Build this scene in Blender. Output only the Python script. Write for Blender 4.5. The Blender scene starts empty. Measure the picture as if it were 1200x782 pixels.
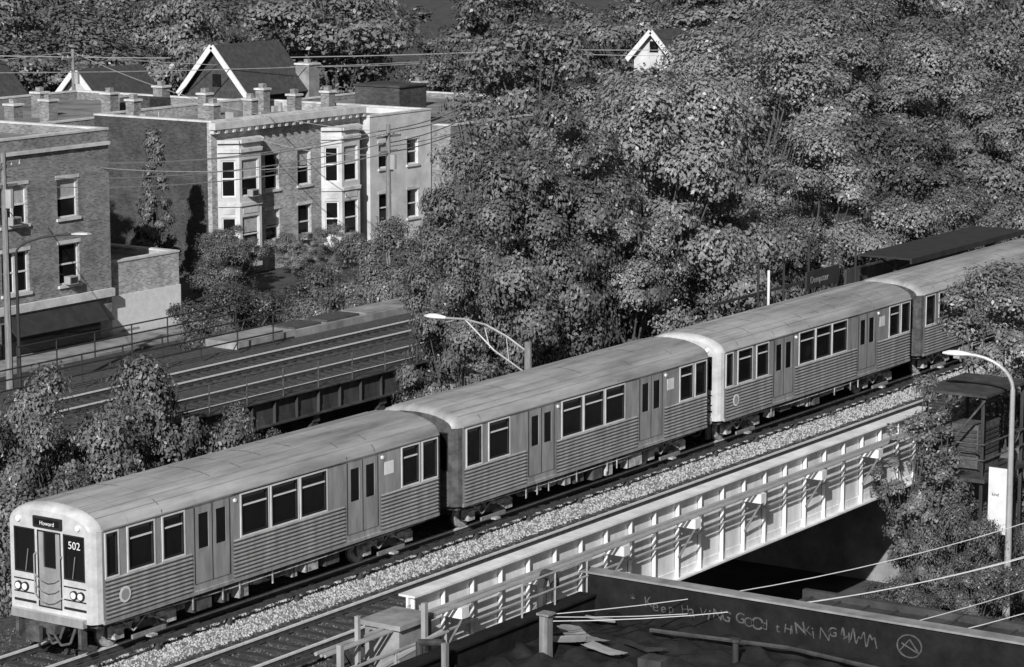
import bpy, math, random
import numpy as np
from mathutils import Vector, Matrix
random.seed(7); rng=np.random.default_rng(7)
scene=bpy.context.scene
# World frame: +X across the tracks (towards the viewer side), +Y along the tracks, Z up, rail head at z=0, metres.
# ---------- materials
def M(name,c,rough=.85,metal=0.,var=.3,scale=2.,bump=0.,bscale=30.,spec=.3,stretch=(1,1,1),inst=0.):
    m=bpy.data.materials.new(name);m.use_nodes=True;nt=m.node_tree;N=nt.nodes;L=nt.links
    b=N['Principled BSDF'];b.inputs['Roughness'].default_value=rough;b.inputs['Metallic'].default_value=metal
    b.inputs['Specular IOR Level'].default_value=spec
    tc=N.new('ShaderNodeTexCoord');mp=N.new('ShaderNodeMapping');mp.inputs['Scale'].default_value=stretch
    L.new(tc.outputs['Object'],mp.inputs['Vector'])
    n=N.new('ShaderNodeTexNoise');n.inputs['Scale'].default_value=scale;n.inputs['Detail'].default_value=8;n.inputs['Roughness'].default_value=.65
    L.new(mp.outputs[0],n.inputs['Vector'])
    r=N.new('ShaderNodeValToRGB');lo=c*(1-var);hi=min(1,c*(1+var))
    r.color_ramp.elements[0].position=.3;r.color_ramp.elements[0].color=(lo,lo,lo,1)
    r.color_ramp.elements[1].position=.7;r.color_ramp.elements[1].color=(hi,hi,hi,1)
    L.new(n.outputs['Fac'],r.inputs['Fac'])
    if inst>0:   # each tree has its own overall tone
        oi=N.new('ShaderNodeObjectInfo');mr=N.new('ShaderNodeMapRange');mr.inputs['To Min'].default_value=1-inst;mr.inputs['To Max'].default_value=1+inst
        L.new(oi.outputs['Random'],mr.inputs['Value']);vm=N.new('ShaderNodeVectorMath');vm.operation='SCALE';L.new(r.outputs[0],vm.inputs[0]);L.new(mr.outputs[0],vm.inputs['Scale']);L.new(vm.outputs[0],b.inputs['Base Color'])
    else: L.new(r.outputs[0],b.inputs['Base Color'])
    if bump>0:
        n2=N.new('ShaderNodeTexNoise');n2.inputs['Scale'].default_value=bscale;n2.inputs['Detail'].default_value=6
        L.new(mp.outputs[0],n2.inputs['Vector']);bp=N.new('ShaderNodeBump');bp.inputs['Strength'].default_value=bump;bp.inputs['Distance'].default_value=.05
        L.new(n2.outputs['Fac'],bp.inputs['Height']);L.new(bp.outputs[0],b.inputs['Normal'])
    return m
def MBrick(name,c,mort):
    m=M(name,c,var=.35,scale=.9);nt=m.node_tree;N=nt.nodes;L=nt.links;b=N['Principled BSDF']
    tc=N['Texture Coordinate'];sx=N.new('ShaderNodeSeparateXYZ');L.new(tc.outputs['Object'],sx.inputs[0])
    ad=N.new('ShaderNodeMath');ad.operation='ADD';L.new(sx.outputs[0],ad.inputs[0]);L.new(sx.outputs[1],ad.inputs[1])
    cb=N.new('ShaderNodeCombineXYZ');L.new(ad.outputs[0],cb.inputs[0]);L.new(sx.outputs[2],cb.inputs[1])
    br=N.new('ShaderNodeTexBrick');br.inputs['Scale'].default_value=1;br.inputs['Brick Width'].default_value=.22;br.inputs['Row Height'].default_value=.08
    br.inputs['Mortar Size'].default_value=.009
    br.inputs['Color1'].default_value=(.6,.6,.6,1);br.inputs['Color2'].default_value=(1.4,1.4,1.4,1);k=mort/c;br.inputs['Mortar'].default_value=(k,k,k,1)
    L.new(cb.outputs[0],br.inputs['Vector']);mx=N.new('ShaderNodeMix');mx.data_type='RGBA';mx.blend_type='MULTIPLY';mx.inputs[0].default_value=1
    L.new(N['Color Ramp'].outputs[0],mx.inputs[6]);L.new(br.outputs[0],mx.inputs[7]);L.new(mx.outputs[2],b.inputs['Base Color'])
    return m
steel=M('stainless_steel',.5,rough=.28,metal=.5,var=.32,scale=2.2,stretch=(1,1.6,.35))
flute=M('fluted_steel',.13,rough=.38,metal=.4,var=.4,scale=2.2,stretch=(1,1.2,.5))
roofm=M('train_roof_metal',.34,rough=.55,metal=.1,var=.4,scale=1.6,stretch=(1.5,.2,1))
under=M('underframe_grime',.08,rough=.8,var=.6,scale=4)
under2=M('equipment_grey',.38,rough=.7,var=.8,scale=5)
glass=M('dark_glass',.01,rough=.05,var=.2,spec=.6)
gask=M('window_gasket',.02,rough=.6)
white=M('white_paint',.7,rough=.5,var=.12,scale=3)
frame=M('bright_frame',.75,rough=.35,metal=.1,var=.15)
cap=M('end_cap_fibreglass',.5,rough=.35,var=.25,scale=2.5)
lampg=M('lamp_lens',.8,rough=.15,var=.05)
railm=M('rail_steel',.08,rough=.5,metal=.3,var=.4,scale=6)
railtop=M('rail_head',.7,rough=.35,metal=.1,var=.2,scale=6)
tie=M('wooden_tie',.045,var=.4,scale=5,bump=.5)
ballast=M('ballast_gravel',.25,var=.7,scale=12,bump=1,bscale=24)
ballastd=M('dark_ballast',.075,var=.6,scale=6,bump=1,bscale=24)  # darker gravel, used beside the pale strip and on the embankment
rock=M('ballast_stone',.38,var=.5,scale=9);rockd=M('dark_stone',.12,var=.6,scale=5)
dirt=M('ground_dirt',.07,var=.5,scale=.6,bump=.5,bscale=8)
asph=M('asphalt',.05,var=.4,scale=1.5,bump=.2)
conc=M('concrete',.26,var=.45,scale=1.1,bump=.2)
gird=M('girder_paint',.72,rough=.6,var=.26,scale=1.3,bump=.05,stretch=(1,1,.3))
girdd=M('girder_shade_paint',.2,rough=.6,var=.3,scale=2)  # darker copy of the girder paint, for stiffener shadow strips and bracket braces
rust=M('dark_weathered_steel',.05,rough=.8,var=.6,scale=2,stretch=(1,1,.3))
blackroof=M('black_roofing',.022,rough=.42,var=.6,scale=1.2,bump=1.,bscale=3)
blackwall=M('black_parapet_coating',.014,rough=.8,var=.5,scale=2,bump=.3,bscale=5,spec=.15)
darkroof=M('tar_roof',.055,rough=.7,var=.6,scale=.8,bump=.3,bscale=5)
greyroof=M('gravel_roof',.2,rough=.9,var=.5,scale=.5,bump=.3,bscale=8)
bark=M('bark',.09,var=.4,scale=6,bump=.6)
wood=M('weathered_wood',.2,var=.4,scale=4,stretch=(4,4,.5))
galv=M('galvanised_steel',.42,rough=.5,metal=.3,var=.2)
chalk=M('spray_paint',.085,var=.6,scale=6)
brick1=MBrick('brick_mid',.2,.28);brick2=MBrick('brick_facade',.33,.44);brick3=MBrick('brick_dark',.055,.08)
stone=M('stone_trim',.55,var=.3,scale=1.5);paintl=M('light_stucco',.55,var=.25,scale=.8)
blind=M('window_blind',.4,var=.3,scale=3);darkiron=M('dark_iron',.035,rough=.6)
shing=M('shingle_roof',.06,var=.4,scale=3,bump=.4)
leafA=M('foliage_a',.155,rough=.42,var=.3,scale=.5,spec=.45,inst=.32);leafB=M('foliage_b',.105,rough=.48,var=.35,scale=.5,spec=.4,inst=.3);leafC=M('foliage_c',.13,rough=.42,var=.35,scale=.4,spec=.45,inst=.32)
# ---------- mesh builder
class MB:
    def __init__(s): s.v=[];s.f=[];s.m=[]
    def poly(s,pts,mi=0):
        n=len(s.v);s.v+= [tuple(p) for p in pts];s.f.append(tuple(range(n,n+len(pts))));s.m.append(mi)
    def ob(s,O,U,V,N,u0,u1,v0,v1,n0,n1,mi=0):
        O,U,V,N=map(Vector,(O,U,V,N));c=[O+U*u+V*v+N*n for n in(n0,n1) for v in(v0,v1) for u in(u0,u1)]
        b=len(s.v);s.v+=[tuple(p) for p in c]
        for f in((0,2,3,1),(4,5,7,6),(0,1,5,4),(2,6,7,3),(0,4,6,2),(1,3,7,5)): s.f.append(tuple(b+i for i in f));s.m.append(mi)
    def box(s,x0,x1,y0,y1,z0,z1,mi=0): s.ob((0,0,0),(1,0,0),(0,1,0),(0,0,1),x0,x1,y0,y1,z0,z1,mi)
    def cyl(s,p0,p1,r0,r1=None,n=8,mi=0,caps=True):
        r1=r0 if r1 is None else r1;p0=Vector(p0);p1=Vector(p1);d=(p1-p0).normalized();a=d.orthogonal().normalized();c=d.cross(a);b=len(s.v)
        for p,r in((p0,r0),(p1,r1)):
            for i in range(n):
                t=2*math.pi*i/n;s.v.append(tuple(p+a*(r*math.cos(t))+c*(r*math.sin(t))))
        for i in range(n): s.f.append((b+i,b+(i+1)%n,b+n+(i+1)%n,b+n+i));s.m.append(mi)
        if caps: s.f.append(tuple(b+n-1-i for i in range(n)));s.m.append(mi);s.f.append(tuple(b+n+i for i in range(n)));s.m.append(mi)
    def path(s,pts,r,n=6,mi=0):
        for a,b in zip(pts,pts[1:]): s.cyl(a,b,r,r,n,mi)
    def panel(s,O,U,V,N,W,Hh,ops,depth,mi,gl=None,gmi=0,fmi=None,fw=.06,sash=False,bmi=None,sill=None):
        O,U,V,N=map(Vector,(O,U,V,N));us=sorted({0,W}|{o[0] for o in ops}|{o[1] for o in ops});vs=sorted({0,Hh}|{o[2] for o in ops}|{o[3] for o in ops})
        pt=lambda u,v,n=0:O+U*u+V*v+N*n
        for i in range(len(us)-1):
            for j in range(len(vs)-1):
                um=(us[i]+us[i+1])/2;vm=(vs[j]+vs[j+1])/2
                if any(o[0]<um<o[1] and o[2]<vm<o[3] for o in ops): continue
                s.poly([pt(us[i],vs[j]),pt(us[i+1],vs[j]),pt(us[i+1],vs[j+1]),pt(us[i],vs[j+1])],mi)
        g=gl or s
        for k,o in enumerate(ops):
            a,b,c,d=o[:4]
            for q in(((a,c),(b,c)),((b,c),(b,d)),((b,d),(a,d)),((a,d),(a,c))):
                s.poly([pt(*q[0]),pt(*q[0],-depth),pt(*q[1],-depth),pt(*q[1])],mi)
            g.poly([pt(a,c,-depth),pt(b,c,-depth),pt(b,d,-depth),pt(a,d,-depth)],gmi)
            if bmi is not None:
                h=random.choice([0,0,.3,.45,.5])
                if h: g.poly([pt(a,d-(d-c)*h,-depth+.002),pt(b,d-(d-c)*h,-depth+.002),pt(b,d,-depth+.002),pt(a,d,-depth+.002)],bmi)
            if sill is not None: g.ob(O,U,V,N,a-.1,b+.1,c-.14,c-.002,.003,.1,sill);g.ob(O,U,V,N,a-.1,b+.1,d+.002,d+.18,.003,.03,sill)
            if fmi is not None:
                n0,n1=-depth+.004,-depth+.05
                g.ob(O,U,V,N,a,a+fw,c,d,n0,n1,fmi);g.ob(O,U,V,N,b-fw,b,c,d,n0,n1,fmi)
                g.ob(O,U,V,N,a+fw,b-fw,c,c+fw,n0,n1,fmi);g.ob(O,U,V,N,a+fw,b-fw,d-fw,d,n0,n1,fmi)
                if sash: g.ob(O,U,V,N,a+fw,b-fw,(c+d)/2-fw/2,(c+d)/2+fw/2,n0,n1,fmi)
                if sash and b-a>1.6: g.ob(O,U,V,N,(a+b)/2-fw,(a+b)/2+fw,c+fw,d-fw,n0,n1+.004,fmi)
    def obj(s,name,mats,parent=None,smooth=False):
        me=bpy.data.meshes.new(name);me.from_pydata(s.v,[],s.f)
        for m in mats: me.materials.append(m)
        me.polygons.foreach_set('material_index',s.m)
        if smooth: me.polygons.foreach_set('use_smooth',[True]*len(s.f))
        me.update();o=bpy.data.objects.new(name,me);scene.collection.objects.link(o)
        if parent: o.parent=parent;o.matrix_parent_inverse=parent.matrix_basis.inverted()
        return o
def empty(name,loc=(0,0,0)):
    e=bpy.data.objects.new(name,None);e.location=loc;e.empty_display_size=.3;scene.collection.objects.link(e);return e
def text(body,size,loc,U,V,mat,parent,name,ext=.004,off=0.):
    cu=bpy.data.curves.new(name,'FONT');cu.body=body;cu.size=size;cu.extrude=ext;cu.offset=off
    o=bpy.data.objects.new(name,cu);scene.collection.objects.link(o);U=Vector(U);V=Vector(V);N=U.cross(V)
    m=Matrix((U,V,N)).transposed().to_4x4();m.translation=Vector(loc);o.matrix_basis=m;cu.materials.append(mat)
    if parent: o.parent=parent;o.matrix_parent_inverse=parent.matrix_basis.inverted()
    return o
# ---------- train
X,Y,Z=(1,0,0),(0,1,0),(0,0,1)
def car(train,y0,L,tag,cab):
    TM=[steel,flute,roofm,under,glass,gask,frame,cap,lampg,under2]
    b=MB();ends=.28;z0,z1=.85,3.08
    if cab: wins=[(.42,.82),(1.2,2.1),(2.45,3.2)]
    else: wins=[(.5,1.2),(1.6,2.6)]
    wins+=[(5.4,6.45),(6.6,7.65),(7.8,8.85),(12.2,12.95),(13.15,13.8)]
    doors=[(3.6,4.9),(9.75,11.05)]
    for sx in(1,-1):
        O=Vector((1.42*sx,y0+ends,z0)) if sx>0 else Vector((-1.42,y0+L-ends,z0))
        U=(0,1,0) if sx>0 else (0,-1,0);W=L-2*ends
        conv=(lambda a,c:(a-ends,c-ends)) if sx>0 else (lambda a,c:(L-ends-c,L-ends-a))
        ops=[conv(*w)+(1.1,2.14) for w in wins]
        b.panel(O,U,Z,(sx,0,0),W,z1-z0,ops,.04,0,gmi=4,fmi=5,fw=.045)
        for w in wins:
            a,c=conv(*w)
            if c-a>.7: b.ob(O,U,Z,(sx,0,0),a+.045,c-.045,1.84,1.875,-.034,.0,6)
            for q in((a-.05,a,1.05,2.19),(c,c+.05,1.05,2.19),(a,c,1.05,1.1),(a,c,2.14,2.19)): b.ob(O,U,Z,(sx,0,0),*q,.001,.012,6)
        for d in doors:
            a,c=conv(*d);m=(a+c)/2
            b.ob(O,U,Z,(sx,0,0),a-.05,c+.05,2.2,2.225,0,.03,0)
            for l,r in((a,m-.016),(m+.016,c)):
                for (u0,u1,v0,v1) in((l,l+.13,.24,2.16),(r-.13,r,.24,2.16),(l+.13,r-.13,.24,1.1),(l+.13,r-.13,1.98,2.16)):
                    b.ob(O,U,Z,(sx,0,0),u0,u1,v0,v1,0,.02,0)
                b.ob(O,U,Z,(sx,0,0),l+.13,r-.13,1.1,1.98,.001,.006,4)
                b.ob(O,U,Z,(sx,0,0),l-.02,l,.24,2.16,.001,.022,5);b.ob(O,U,Z,(sx,0,0),r,r+.02,.24,2.16,.001,.022,5)
            b.cyl(O+Vector(U)*(c+.25)+Vector((0,0,2.05)),O+Vector(U)*(c+.25)+Vector((sx*.03,0,2.05)),.05,.05,8,8)
        a,c=conv(11.4,11.8);b.ob(O,U,Z,(sx,0,0),a,c,1.55,1.9,.001,.008,8 if tag=='lead_car' else 6)
        b.ob(O,U,Z,(sx,0,0),*conv(5.1,9.5),2.195,2.215,.001,.006,5)
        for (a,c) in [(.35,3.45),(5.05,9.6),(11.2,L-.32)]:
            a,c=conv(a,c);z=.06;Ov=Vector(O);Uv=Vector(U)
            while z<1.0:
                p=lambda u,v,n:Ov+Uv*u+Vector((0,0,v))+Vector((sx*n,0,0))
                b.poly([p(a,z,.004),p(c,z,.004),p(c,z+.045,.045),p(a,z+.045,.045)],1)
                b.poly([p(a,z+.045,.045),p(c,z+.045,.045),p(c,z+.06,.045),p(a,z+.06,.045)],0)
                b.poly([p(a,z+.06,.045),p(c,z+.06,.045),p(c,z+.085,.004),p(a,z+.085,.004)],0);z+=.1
        b.ob(O,U,Z,(sx,0,0),0,W,-.03,.05,-.02,.035,0)
        b.ob(O,U,Z,(sx,0,0),0,W,2.2301,2.26,-.02,.045,2)
    prof=[(1.42,3.08),(1.39,3.18),(1.3,3.29),(1.12,3.4),(.85,3.5),(.5,3.57),(0,3.6)]
    prof=prof+[(-x,z) for x,z in prof[-2::-1]]
    secs=[(0,.88,.16),(.05,.92,.08),(.14,.97,.03),(ends,1,0),(L/2,1,0),(L-ends,1,0),(L-.14,.97,.03),(L-.05,.92,.08),(L,.88,.16)]
    r=MB();n=len(prof)
    for yy,sx,dz in secs:
        for x,z in prof: r.v.append((x*sx,y0+yy,z-(dz*(z-3.08)/.52)))
    for i in range(len(secs)-1):
        for j in range(n-1): r.f.append((i*n+j,i*n+j+1,(i+1)*n+j+1,(i+1)*n+j));r.m.append(7 if (i<3 and cab) else 2)
    r.obj(tag+'_roof',TM,train,True)
    for k,(x,z) in enumerate([(1.21,3.345),(.985,3.45),(.675,3.535),(.25,3.585)]):
        for sx in(1,-1): b.box(sx*x-.012,sx*x+.012,y0+ends,y0+L-ends,z-.01,z+.016,2)
    ss=random.Random(tag)
    for yy in np.arange(1.2,L-1,1.22):
        for j in range(n-1):
            x0,za=prof[j];x1,zb=prof[j+1]
            b.poly([(x0,y0+yy,za+.006),(x1,y0+yy,zb+.006),(x1,y0+yy+.03,zb+.006),(x0,y0+yy+.03,za+.006)],3 if ss.random()<.2 else 2)
    for e,(ys,d) in enumerate(((y0,-1),(y0+L,1))):
        sc=[(0,.88),(.05,.92),(.14,.97),(ends,1)];cc=e==0 and cab
        for (ya,sa),(yb,sb) in zip(sc,sc[1:]):
            for sx in(1,-1):
                b.poly([(sx*1.42*sa,ys-d*ya,z0),(sx*1.42*sb,ys-d*yb,z0),(sx*1.42*sb,ys-d*yb,z1),(sx*1.42*sa,ys-d*ya,z1)],7 if cc else 3)
        O=Vector((-1.25,ys,z0)) if d<0 else Vector((1.25,ys,z0));U=(1,0,0) if d<0 else (-1,0,0)
        ops=[(.12,.80,1.0,2.1),(.87,1.63,.22,2.1),(1.7,2.38,1.0,2.1)]
        fm=7 if cc else 3
        b.panel(O,U,Z,(0,d,0),2.5,z1-z0,ops,.05,fm,gmi=4,fmi=5,fw=.04)
        b.ob(O,U,Z,(0,d,0),.91,1.59,.22,1.2,-.045,-.01,0)
        b.ob(O,U,Z,(0,d,0),.91,1.05,1.2,2.06,-.045,-.01,0);b.ob(O,U,Z,(0,d,0),1.45,1.59,1.2,2.06,-.045,-.01,0)
        b.poly([(x*.88,ys,z-(.16*(z-3.08)/.52)) for x,z in prof],fm)
        Uv=Vector(U);V3=lambda u,n,v:O+Uv*u+Vector((0,d*n,v))
        if cc:
            b.ob(O,U,Z,(0,d,0),.8,1.7,2.18,2.44,0,.06,5);b.ob(O,U,Z,(0,d,0),.86,1.64,2.23,2.39,.06,.065,4)
            for u in(.25,.47,2.03,2.25): b.cyl(V3(u,0,.66),V3(u,.05,.66),.11,.11,14,5);b.cyl(V3(u,.05,.66),V3(u,.06,.66),.08,.08,12,8)
            for u in(.3,2.2): b.cyl(V3(u,0,2.3),V3(u,.05,2.3),.07,.07,10,8)
            for u in(.84,1.66): b.path([V3(u,0,.5),V3(u,.09,.55),V3(u,.09,1.5),V3(u,0,1.55)],.018,5,0)
            for v in(.55,.8,1.05): b.path([V3(.84,.1,v),V3(1.05,.16,v-.1),V3(1.25,.17,v-.14),V3(1.45,.16,v-.1),V3(1.66,.1,v)],.014,4,0)
            for u in(.5,2.0): b.cyl(V3(u,.02,1.05),V3(u+.1,.03,1.6),.01,.01,4,0)
            for q in((.1,.8,.5,.53),(1.7,2.4,.5,.53),(.1,.8,.82,.85),(1.7,2.4,.82,.85),(.1,.8,.28,.34),(1.7,2.4,.28,.34)): b.ob(O,U,Z,(0,d,0),*q,.001,.012,5)
            b.ob(O,U,Z,(0,d,0),.1,2.4,-.08,.12,0,.14,0);b.ob(O,U,Z,(0,d,0),.85,1.65,-.3,-.08,-.2,.3,3)
            b.cyl((0,ys,.6),(0,ys-.55,.6),.13,.13,10,3);b.box(-.2,.2,ys-.62,ys-.5,.42,.8,3)
            for x in(-1.0,1.0): b.box(x-.05,x+.05,ys-.1,ys+.1,.25,.78,3)
            for x in(-.5,.45,.8): b.path([(x,ys,.75),(x*1.05,ys-.25,.4),(x*.8,ys-.35,.35),(x*.6,ys-.4,.6)],.03,5,3)
        else:
            for x in(-.6,.6): b.box(x-.04,x+.04,ys-.08 if d<0 else ys,ys if d<0 else ys+.08,1.0,3.0,3)
            b.box(-.25,.25,min(ys,ys+d*.35),max(ys,ys+d*.35),.5,.85,3)
    b.box(-1.3,1.3,y0+.2,y0+L-.2,.72,.84,3);R=random.Random(tag+'u')
    y=y0+3.6
    while y<y0+L-4.2:
        w=R.uniform(.2,.9);h=R.uniform(.15,.5);q=R.uniform(0,.15)
        for sx in(1,-1):
            xa,xb=sx*(1.36-q)-.25*(sx>0),sx*(1.36-q)+.25*(sx<0);b.box(xa,xb,y,y+w,.72-h,.719,9 if R.random()<.6 else 3)
            b.box(xa-.01,xb+.01,y+.04,y+.09,.715-h,.718,3)
            if R.random()<.5: b.box(sx*1.38-.012,sx*1.38+.012,y-.08,y-.04,.45,.84,9)
        if R.random()<.5: b.cyl((.7,y,.45),(.7,y+w,.45),.16,.16,10,9)
        y+=w+R.uniform(.06,.5)
    b.path([(1.3,y0+.8,.74),(1.36,y0+5,.68),(1.36,y0+9,.7),(1.3,y0+13.4,.74)],.022,5,9)
    b.obj(tag+'_body',TM,train)
    for k,yc in enumerate((y0+2.1,y0+L-2.2)):
        t=MB()
        for yy in(yc-.95,yc+.95):
            t.cyl((-.9,yy,.36),(.9,yy,.36),.07,.07,8,0)
            for sx in(1,-1):
                t.cyl((sx*.70,yy,.36),(sx*.80,yy,.36),.36,.36,24,1);t.cyl((sx*.66,yy,.36),(sx*.70,yy,.36),.39,.39,24,0)
                t.cyl((sx*.80,yy,.36),(sx*.83,yy,.36),.2,.15,14,0);t.box(sx*1.0-.12,sx*1.0+.12,yy-.16,yy+.16,.24,.52,1)
        for sx in(1,-1):
            t.box(sx*1.0-.07,sx*1.0+.07,yc-1.1,yc-.4,.42,.56,1);t.box(sx*1.0-.07,sx*1.0+.07,yc+.4,yc+1.1,.42,.56,1);t.box(sx*1.0-.07,sx*1.0+.07,yc-.45,yc+.45,.3,.5,0)
            for q in(-.25,.25): t.cyl((sx*1.02,yc+q,.5),(sx*1.02,yc+q,.8),.1,.1,10,1)
            t.box(sx*1.2-.03,sx*1.2+.03,yc-.6,yc+.6,.16,.26,2);t.box(sx*1.3-.12,sx*1.3+.08,yc-.12,yc+.12,.12,.17,1)
            t.path([(sx*1.1,yc-.9,.7),(sx*1.17,yc-.5,.35),(sx*1.15,yc,.65),(sx*1.17,yc+.6,.35)],.02,5,1)
        t.box(-.9,.9,yc-.25,yc+.25,.4,.62,0)
        t.obj(tag+'_truck_%d'%(k+1),[under,under2,wood],train)
train=empty('elevated_train',(0,0,0))
car(train,0,14.15,'lead_car',True)
car(train,14.75,14.15,'second_car',False)
car(train,29.45,14.15,'third_car',True)
car(train,44.15,14.15,'fourth_car',False)
text('502',.26,(.62,-.012,2.62),X,Z,white,train,'run_number')
text('Howard',.14,(-.22,-.07,3.1),X,Z,white,train,'destination_text')
for y0 in(0,29.45):
    m=MB();m.cyl((1.465,y0+1.0,1.42),(1.471,y0+1.0,1.42),.2,.2,20,0);m.cyl((1.471,y0+1.0,1.42),(1.474,y0+1.0,1.42),.14,.14,20,1);m.obj('transit_roundel',[white,galv],train)
# ---------- tracks
def track(wc,sa,sb,name,z=0.,third=None):
    e=empty(name,(wc,sa,z));r=MB()
    for sx in(-.7525,.7525):
        r.box(wc+sx-.038,wc+sx+.038,sa,sb,z-.045,z,1);r.box(wc+sx-.012,wc+sx+.012,sa,sb,z-.14,z-.045,0);r.box(wc+sx-.07,wc+sx+.07,sa,sb,z-.16,z-.14,0)
    r.obj('rails',[railm,railtop],e);t=MB();s=sa;R=random.Random(wc)
    while s<sb:
        o=R.uniform(-.06,.06);t.box(wc-1.3+o,wc+1.3+o,s,s+.23,z-.33,z-.155+R.uniform(-.01,.01));s+=.56+R.uniform(-.02,.02)
    t.obj('ties',[tie],e)
    if third is not None:
        q=MB();q.box(wc+third-.04,wc+third+.04,sa,sb,z+.0,z+.09,0)
        s=sa
        while s<sb: q.box(wc+third-.07,wc+third+.07,s,s+.1,z-.2,z-.001,0);s+=2.7
        q.obj('third_rail',[railm,conc],e)
track(0,-25,150,'railway_track',0,1.5)
track(4.0,-25,150,'railway_track',0,1.5)
BZ=-.19
g=MB();g.box(-3.6,1.0,-30,160,-1.0,BZ,1);g.box(1.0,2.45,-30,160,-1.0,BZ,0);g.box(2.45,6.3,-30,160,-1.0,BZ,1);g.obj('ballast_bed',[ballast,ballastd])
def rocks(name,n,w0,w1,s0,s1,z,mat,r0=.025,r1=.055):
    c=np.stack([rng.uniform(w0,w1,n),s0+(s1-s0)*rng.uniform(0,1,n)**1.2,np.full(n,z)],1)
    tet=np.array([[1,0,-.5],[-.5,.87,-.5],[-.5,-.87,-.5],[0,0,1.]])
    r=rng.uniform(r0,r1,n);a=rng.uniform(0,6.28,n);ca,sa=np.cos(a),np.sin(a)
    v=np.empty((n,4,3));j=rng.uniform(.6,1.4,(n,4,3))
    t=tet[None]*j;v[:,:,0]=t[:,:,0]*ca[:,None]-t[:,:,1]*sa[:,None];v[:,:,1]=t[:,:,0]*sa[:,None]+t[:,:,1]*ca[:,None];v[:,:,2]=t[:,:,2]*.8
    v=v*r[:,None,None]+c[:,None,:];f=np.array([[0,1,3],[1,2,3],[2,0,3]])[None]+4*np.arange(n)[:,None,None]
    me=bpy.data.meshes.new(name);me.from_pydata(v.reshape(-1,3).tolist(),[],f.reshape(-1,3).tolist());me.materials.append(mat)
    o=bpy.data.objects.new(name,me);scene.collection.objects.link(o)
rocks('ballast_stones',19000,.95,2.55,-14,70,BZ+.01,rock)
rocks('dark_ballast_stones',30000,-2.8,6.2,-14,55,BZ+.0,rockd)
track(-17.6,22,95,'railway_track',0);track(-21.3,22,95,'railway_track',0)
g=MB();g.box(-25.5,-15.6,36,170,-5.19,BZ,0);g.box(-25.5,-15.6,20,36,-.6,BZ,0);g.box(-25.5,-15.6,-40,20,-5.19,BZ,0);g.obj('rail_embankment',[ballastd])
g=MB();g.box(-25.6,-23.9,36,60,BZ+.004,.1,0)
R=random.Random(2);s=36.2
while s<59:
    l=R.uniform(.8,2.2)
    if R.random()<.7: g.box(-25.5+R.uniform(0,.3),-24.1,s,s+l,.1,.13+R.uniform(0,.08),R.choice([0,0,1]))
    s+=l+R.uniform(.1,.5)
g.obj('concrete_platform',[conc,ballastd])
def railing(name,w,s0,s1,z,h,step,mats,along='s',r=.03,rails=3):
    e=empty(name,(w,s0,z));m=MB();k=s0
    p=(lambda t,zz:(w,t,zz)) if along=='s' else (lambda t,zz:(t,w,zz))
    while k<=s1+.01: m.cyl(p(k,z),p(k,z+h),r,r,6);k+=step
    for i in range(rails): m.cyl(p(s0,z+h*(i+1)/rails),p(s1,z+h*(i+1)/rails),r,r,6)
    m.obj('rails_and_posts',mats,e)
railing('bridge_railing',-23.3,22,38,0,1.1,2.2,[darkiron]);railing('bridge_railing',-15.3,22,46,.1,1.1,2.0,[under],'s',.025)
railing('bridge_railing',-30,30,44,-1,1.2,2.2,[darkiron])
# ---------- girders
def girder(name,w,s0,s1,z0,z1,m0,m1,brk,side=1):
    e=empty(name,(w,s0,z0));g=MB()
    g.box(w-.02,w+.02,s0,s1,z0,z1,0);g.box(w-.24,w+.24,s0,s1,z1,z1+.05,0);g.box(w-.24,w+.24,s0,s1,z0-.05,z0,0)
    g.box(w+.02,w+.05,s0,s1,z1-.2,z1-.001,0);g.box(w+.02,w+.05,s0,s1,z0+.001,z0+.2,0)
    s=s0+.1;i=0
    while s<s1:
        g.box(w+.051,w+.16,s,s+.03,z0+.002,z1-.002,0)
        if z1-z0>1: g.box(w+.0201,w+.1,s+.03,s+.12,z0+.25,z1-.25,1)  # dark strip beside each stiffener, its cast shadow built in as colour
        if brk and i%3==1: g.box(w+.16,w+.75,s-.1,s+.2,z1-.72,z1-.45,0);g.cyl((w+.16,s,z0+.6),(w+.7,s,z1-.72),.035,.035,5,1)
        s+=1.25;i+=1
    g.obj('plate_girder',[m0,m1],e);return e
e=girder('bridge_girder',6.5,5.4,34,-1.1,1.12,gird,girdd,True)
c=MB()
for (w,z,r) in((6.85,.72,.05),(7.0,.70,.04),(7.12,.71,.04),(6.78,.05,.03)): c.cyl((w,1.4,z),(w,34,z),r,r,6)
c.obj('conduit_pipes',[galv],e)
e=girder('bridge_girder',-15.5,20,37,-.75,.1,rust,darkiron,False);g=MB()
for s in(22,26,30,34):
    for w in(-15.6,-20,-25): g.box(w-.15,w+.15,s-.15,s+.15,-5.19,-.81,0)
    g.box(-25.3,-15.4,s-.2,s+.2,-1.1,-.82,0)
    g.cyl((-15.5,s,-4.6),(-15.5,s+4,-1.0),.06,.06,6,0) if s<34 else None
g.obj('trestle_bents',[rust],e)
g=MB();g.box(-15.0,-8,37.2,38,-5.19,-.5,0);g.box(-9.5,-3.7,34,120,-5.19,-1.2,0);g.box(-15.1,-13.8,33,37,-5.19,-1.6,0);g.box(-13.7,-11.5,31,36.5,-5.19,-2.6,0);g.obj('retaining_wall',[conc])
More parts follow.
